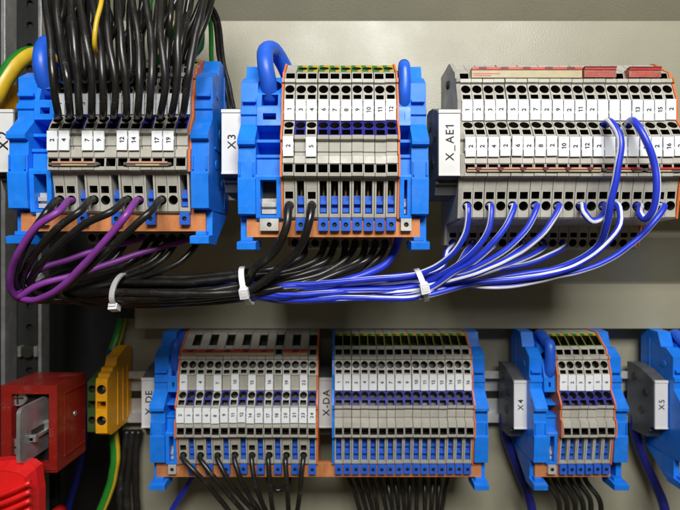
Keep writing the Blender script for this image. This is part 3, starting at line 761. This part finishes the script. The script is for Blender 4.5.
# thick blue loops on the feed terminals
def loop(st, x, r, lab, top, back, wtop=0, d0=6, lean=0.0, drop=0.0):
    c = st.P(x, 0, 0)
    pts = [c+Vector((0,d0+5-drop*.3,55-drop)), c+Vector((0,d0-drop*.35,61.5-drop)), c+Vector((lean*.6,d0-1.5,70)), c+Vector((lean,d0+3,top-4)), c+Vector((lean+wtop*.3,d0+12,top)), c+Vector((lean+wtop*.7,d0+20,top-5)), c+Vector((lean+wtop,d0+26,back)), c+Vector((lean+wtop,d0+30,back-14))]
    wire(pts, r, 'lblue', lab, cat='cable loop', group='blue cable loops')
loop(S3, -7.6, 3.9, 'big thick blue cable loop standing on the feed terminal by plate X3', 82.5, 68, 10, 6, -2.2)
loop(S3, 10*PITCH+4.0, 2.8, 'small dark blue cable loop right of tag 12 beside plate X3', 70, 58, .8, 6, 0, 7)
loop(S1, -8.4, 3.9, 'thick blue cable loop on the feed terminal at far left', 83, 70, 4, 6, -1.2)
loop(SE, -3.9, 2.9, 'dark blue cable loop on the feed terminal by plate X-DE', 73, 66, 2.0, 7, 0, 5)
loop(S4, -3.8, 3.2, 'dark blue cable loop on the feed terminal by plate X4', 74, 66, -1.5, 7, .6, 8)
loop(S4, 84, 3.4, 'dark blue cable loop cut by the right edge above plate X5', 74, 66, 2, 8)
wire([at(-20,106,246), at(-8,100,246), at(3,80,248), at(16,62,252), at(34,54,262), at(54,60,276)], 4.1, ['wgreen','wyel'], 'thick green and yellow cable curving over the far left bracket', stripe=[1]*6+[0]*6+[1]*2, phase=2.6, cat='cable')

# ------------------------------------------------------------------ blue and white wires of strip X_AE1
TD = 242
bun = lambda k, n=13: [at(421, 273+24*((k*5)%n)/(n-1), 239+((k*3)%5)*1.6), at(350, 281+18*((k*5)%n)/(n-1), 240+((k*4)%5)*1.6), at(285, 285+16*((k*5)%n)/(n-1), 242+((k*3)%4)*1.4), at(235, 284+15*((k*7)%n)/(n-1), 246), at(170, 286+12*((k*7)%n)/(n-1), 249)]
GBW = 'blue and white wires of strip X_AE1'
kk = 0
def aw(first, lb, r=1.4):
    global kk
    wire(first+bun(kk), r, BW['m'], lb, group=GBW, stripe=BW['stripe'], twist=.012+.006*(kk%3), phase=kk*1.3); kk += 1
upA = ['1','2','3','2','5','2','7','2','9','2','11','2','','','','13','2','15','2']
for i, mid in ((0,[(466,232,226),(452,254,230)]),(2,[(488,230,225),(470,256,228)]),(4,[(505,228,224),(480,256,227),(455,272,233)]),(6,[(527,228,224),(500,254,226),(465,272,232)]),(8,[(548,228,224),(520,252,226),(475,274,230)])):
    aw(stub(SA,i,'low',3)+[at(*m) for m in mid], f'blue and white wire from the lower front entry of the X_AE1 terminal tagged {upA[i]}')
e = stub(SA,13,'low',3)
aw(e+[at(620,224,224), at(603,246,226), at(575,266,230), at(520,279,234), at(470,284,237)], 'blue and white wire from the lower front entry of the middle blank X_AE1 terminal')
e = stub(SA,17,'low',3)
aw(e+[at(655,219,225), at(636,240,227), at(604,262,230), at(560,275,234), at(500,286,237)], 'outermost blue and white wire, sweeping from the entry under tag 15 of strip X_AE1')
# two long drops over the tags
e, n = SA.entry(12,'t2')
aw([e-n*3, e+n*2.2, at(612,124,218), at(620,138,214), at(619,165,213), at(612,200,215), at(606,226,220), at(596,248,228), at(565,266,236), at(510,276,239)], 'blue and white wire hanging in front of the blank tags of strip X_AE1', 1.55)
e, n = SA.entry(14,'t2'); e2, n2 = SA.entry(15,'low')
wire([e-n*3, e+n*2.2, at(636,124,218), at(646,140,214), at(656,168,213), at(657,190,213), at(652,212,216), at(645,219,219), at(640,214,221), e2+n2*3, e2-n2*3], 1.55, BW['m'], 'blue and white wire hanging past tag 14 and hooking back into an entry', group=GBW, stripe=BW['stripe'], twist=.01, phase=.8)
a = stub(SA,10,'low',3); b_ = stub(SA,12,'low',3)[::-1]
wire(a+[at(585,214,222), at(593,222,221), at(601,219,221)]+b_, 1.5, BW['m'], 'short blue and white wire forming a U below strip X_AE1', group=GBW, stripe=BW['stripe'], phase=1)
for k, i in enumerate((0,2,4,7,9,11)):
    e, n = SA.entry(i,'rear'); px0 = 340+e.x/e.y*F
    aw([e-n*3, e+n*3, at(px0-6,252,248), at(px0*.7+421*.3,266,244)], f'X_AE1 blue and white wire from rear entry {"below" if upA[i]!="2" else "just right of"} tag {upA[i] if upA[i]!="2" else upA[i-1]}', 1.4)

# ------------------------------------------------------------------ cable ties
def tie(c, tang, ry, rz, label, head, w=2.6, roll=0.0):
    """strap round the loom; head: angle in degrees where the head sits (0 = towards the camera)"""
    t = Vector(tang).normalized(); Yv = Vector((0,1,0)); u = (Yv-t*Yv.dot(t)).normalized(); v = t.cross(u)
    if v.z < 0: v = -v
    r = empty('cable_tie', c, label, 'cable tie', 'white cable ties')
    bm = bmesh.new(); K = 40; rings = []
    for k in range(K):
        a = 2*math.pi*k/K
        rd = (-u*math.cos(a)*ry+v*math.sin(a)*rz); nn = (-u*math.cos(a)/ry+v*math.sin(a)/rz).normalized()
        sh = t*roll*math.sin(a)*rz
        rings.append([bm.verts.new(rd+sh+nn*o+t*s) for o, s in ((0,-w/2),(1.0,-w/2),(1.0,w/2),(0,w/2))])
    for k in range(K):
        A, Bq = rings[k], rings[(k+1)%K]
        for q in range(4): bm.faces.new((A[q],A[(q+1)%4],Bq[(q+1)%4],Bq[q]))
    obj('strap', mesh('strap', bm, ['nylon']), r)
    a = math.radians(head); pc = -u*math.cos(a)*ry+v*math.sin(a)*rz; nn = (-u*math.cos(a)/ry+v*math.sin(a)/rz).normalized(); tt = nn.cross(t)
    pc = pc+t*roll*math.sin(a)*rz
    bm = bmesh.new(); box(bm, -2.1, 2.1, -2.3, 2.3, -.2, 2.9); box(bm, -1.6, 1.6, 2.3, 3.1, .3, 1.5); box(bm, -1.3, 1.3, -1.2, 1.2, 2.9, 3.0)
    mx = Matrix((t, tt, nn)).transposed()
    bmesh.ops.rotate(bm, cent=(0,0,0), matrix=mx, verts=bm.verts)
    obj('head', mesh('head', bm, ['nylon']), r, pc)
    return r
tie(at(122,290,247), (1,0,.06), 10, 7.6, 'left white cable tie round the black loom below the upper left strip', -62, 2.5, .28)
tie(at(247,285.5,242), (1,0,.12), 9.5, 8.6, 'white cable tie round the black loom below the big blue loop', -18, 2.6, -.1)
tie(at(421,285,242.5), (1,0,.22), 7.5, 7.4, 'white cable tie round the blue and white wires', -8, 2.6, -.1)
tie(at(33,287,252), (1,0,.3), 7, 6.4, 'pale cable tie tucked behind the violet wires', 150, 2.4)

# ------------------------------------------------------------------ lower row wires
G2 = 'black wires hanging from strip X-DE'
ends = [(195,472,214,492,236,522),(212,474,230,496,250,522),(226,476,240,496,260,522),(240,477,250,497,266,522),(254,478,261,500,270,522),(270,480,272,500,274,522),(287,480,288,500,289,522),(301,478,299,500,296,522)]
for k in range(8):
    a = ends[k]
    wire(stub(SE,2*k,'low',2.6)+[at(a[0],a[1],296), at(a[2],a[3],300), at(a[4],a[5],306), at(a[4]+5,560,312)], 1.5, 'black', f'black wire hanging from the lower entry under tag {3*k+2} of strip X-DE', group=G2)
wire([SE.entry(10,'rear')[0], at(268,474,318), at(270,484,312), at(278,491,308), at(288,486,312), at(290,476,318), SE.entry(12,'rear')[0]], 1.4, 'black', 'short black wire making a U under the tags 17 and 20 of strip X-DE')
rc = random.Random(5)
for k in range(14):
    e, n = SD.entry(k+1,'rear'); px0 = 340+e.x/e.y*F
    xe = 362+k*6.2+rc.uniform(-2,2)
    wire([e-n*2, e+n*1, at(px0+(xe-px0)*.12,478,330), at(px0+(xe-px0)*.55,497,328+rc.uniform(-4,4)), at(xe,522,330), at(xe+3,560,334)], 1.45, 'black', f'black wire hanging from under the terminal tagged {k+2} of strip X-DA', group='black wires hanging below strip X-DA')
for k in range(6):
    e, n = S4.entry(k,'rear'); px0 = 340+e.x/e.y*F
    xe = [558,566,574,582,590,599][k]-340
    wire([e-n*2, e+n*1, at(px0*.8+(xe+340)*.2,480,326), at(340+xe,500,322), at(340+xe+1,525,324), at(340+xe+2,560,326)], 1.6, 'black', f'black wire hanging from under the terminal tagged {k+1} of the short strip by plate X4', group='black wires hanging below strip X4')
wire([at(206,462,330), at(196,474,330), at(184,492,332), at(170,515,336), at(160,560,340)], 1.9, 'wblue', 'blue wire slanting down left below plate X-DE strip', cat='wire')
def side_cable(x, lb):
    p = Vector((x,303+44,-118))
    wire([Vector((x+2,338,-96)), Vector((x-3.6,338,-108)), Vector((x-3,338,-122)), Vector((x+6,338,-146)), Vector((x+13,334,-168)), Vector((x+16,332,-205))], 3.0, 'nblue', lb, cat='cable', group='navy cables')
side_cable(S4.x0-17.6, 'navy cable behind the blue bracket right of plate X4')
side_cable(S4.x0+70.5, 'navy cable behind the blue bracket right of plate X5')

# ------------------------------------------------------------------ wires at the left
wire([at(122,318,346), at(118,336,344), at(113,352,340), at(110,364,337), at(108,380,338)], 3.3, ['wgreen','wyel'], 'green and yellow cable entering the amber earth terminal from above', stripe=[0]*7+[1]*7, phase=.6, cat='cable')
bm = bmesh.new(); pth = [at(113.6,351,340), at(111.2,359.5,338)]; tube(bm, None, 3.75, 16, path=pth)
bmesh.ops.translate(bm, vec=-pth[0], verts=bm.verts)
tag(obj('blue_sleeve', mesh('blue_sleeve', bm, ['nblue']), None, pth[0]), 'dark blue sleeve on the cable above the amber earth terminal', 'sleeve')
wire([at(112,424,337), at(114,440,336), at(115,462,335), at(110,488,336), at(99,515,334), at(88,560,334)], 3.1, ['wgreen','wyel'], 'green and yellow cable leaving the amber earth terminal downwards', stripe=[0]*7+[1]*7, phase=0.9, cat='cable')
for k, (xa, xb) in enumerate(((121,122),(127,129),(133,138))):
    wire([at(xa+6,430,344), at(xa+3,455,342), at(xb-2,490,341), at(xb,530,341), at(xb,570,341)], 2.4, 'black', ['leftmost','middle','rightmost'][k]+' dark cable right of the lower earth cable', cat='cable', group='dark cables by the earth cable')
wire([at(90,410,372), at(86,440,370), at(78,475,368), at(66,520,366), at(60,570,366)], 2.6, 'nblue', 'dim navy cable running down between red switch and earth cable', cat='cable')

# ------------------------------------------------------------------ camera, lamps, world
sc = bpy.context.scene
cam = bpy.data.cameras.new('camera'); co = bpy.data.objects.new('camera', cam); C.objects.link(co)
co.rotation_euler = (math.radians(90),0,0)
cam.sensor_fit = 'HORIZONTAL'; cam.sensor_width = 36; cam.lens = 36*F/680
cam.clip_start = 0.01; cam.clip_end = 20
cam.dof.use_dof = True; cam.dof.focus_distance = 0.228; cam.dof.aperture_fstop = 14
sc.camera = co
def lamp(name, loc, target, size, power, col, sy=None):
    l = bpy.data.lights.new(name, 'AREA'); l.shape = 'RECTANGLE'; l.size = size; l.size_y = sy or size; l.energy = power; l.color = col
    o = bpy.data.objects.new(name, l); C.objects.link(o)
    o.location = Vector(loc)*MM; o.rotation_euler = (Vector(target)-Vector(loc)).to_track_quat('-Z','Y').to_euler()
    return o
lamp('ceiling_lamp', (80,-320,405), (20,260,0), 0.44, 6.9, (1.0,0.985,0.955), 0.2)
w = bpy.data.worlds.new('World'); sc.world = w; w.use_nodes = True
wn = w.node_tree.nodes; wl = w.node_tree.links          # room fill: pale above, olive added below to tint downward faces
tc = wn.new('ShaderNodeTexCoord'); sp = wn.new('ShaderNodeSeparateXYZ'); cr = wn.new('ShaderNodeValToRGB'); mp = wn.new('ShaderNodeMapRange')
wl.new(tc.outputs['Generated'], sp.inputs[0]); wl.new(sp.outputs['Z'], mp.inputs['Value'])
mp.inputs['From Min'].default_value = -1; mp.inputs['From Max'].default_value = 1
wl.new(mp.outputs['Result'], cr.inputs['Fac'])
cr.color_ramp.elements[0].position = 0.35; cr.color_ramp.elements[0].color = (1.0,0.79,0.38,1)
cr.color_ramp.elements[1].position = 0.62; cr.color_ramp.elements[1].color = (0.55,0.58,0.62,1)
wl.new(cr.outputs['Color'], wn['Background'].inputs['Color'])
wn['Background'].inputs['Strength'].default_value = 0.08
sc.view_settings.view_transform = 'Standard'; sc.view_settings.look = 'None'; sc.view_settings.exposure = 0; sc.view_settings.gamma = 1
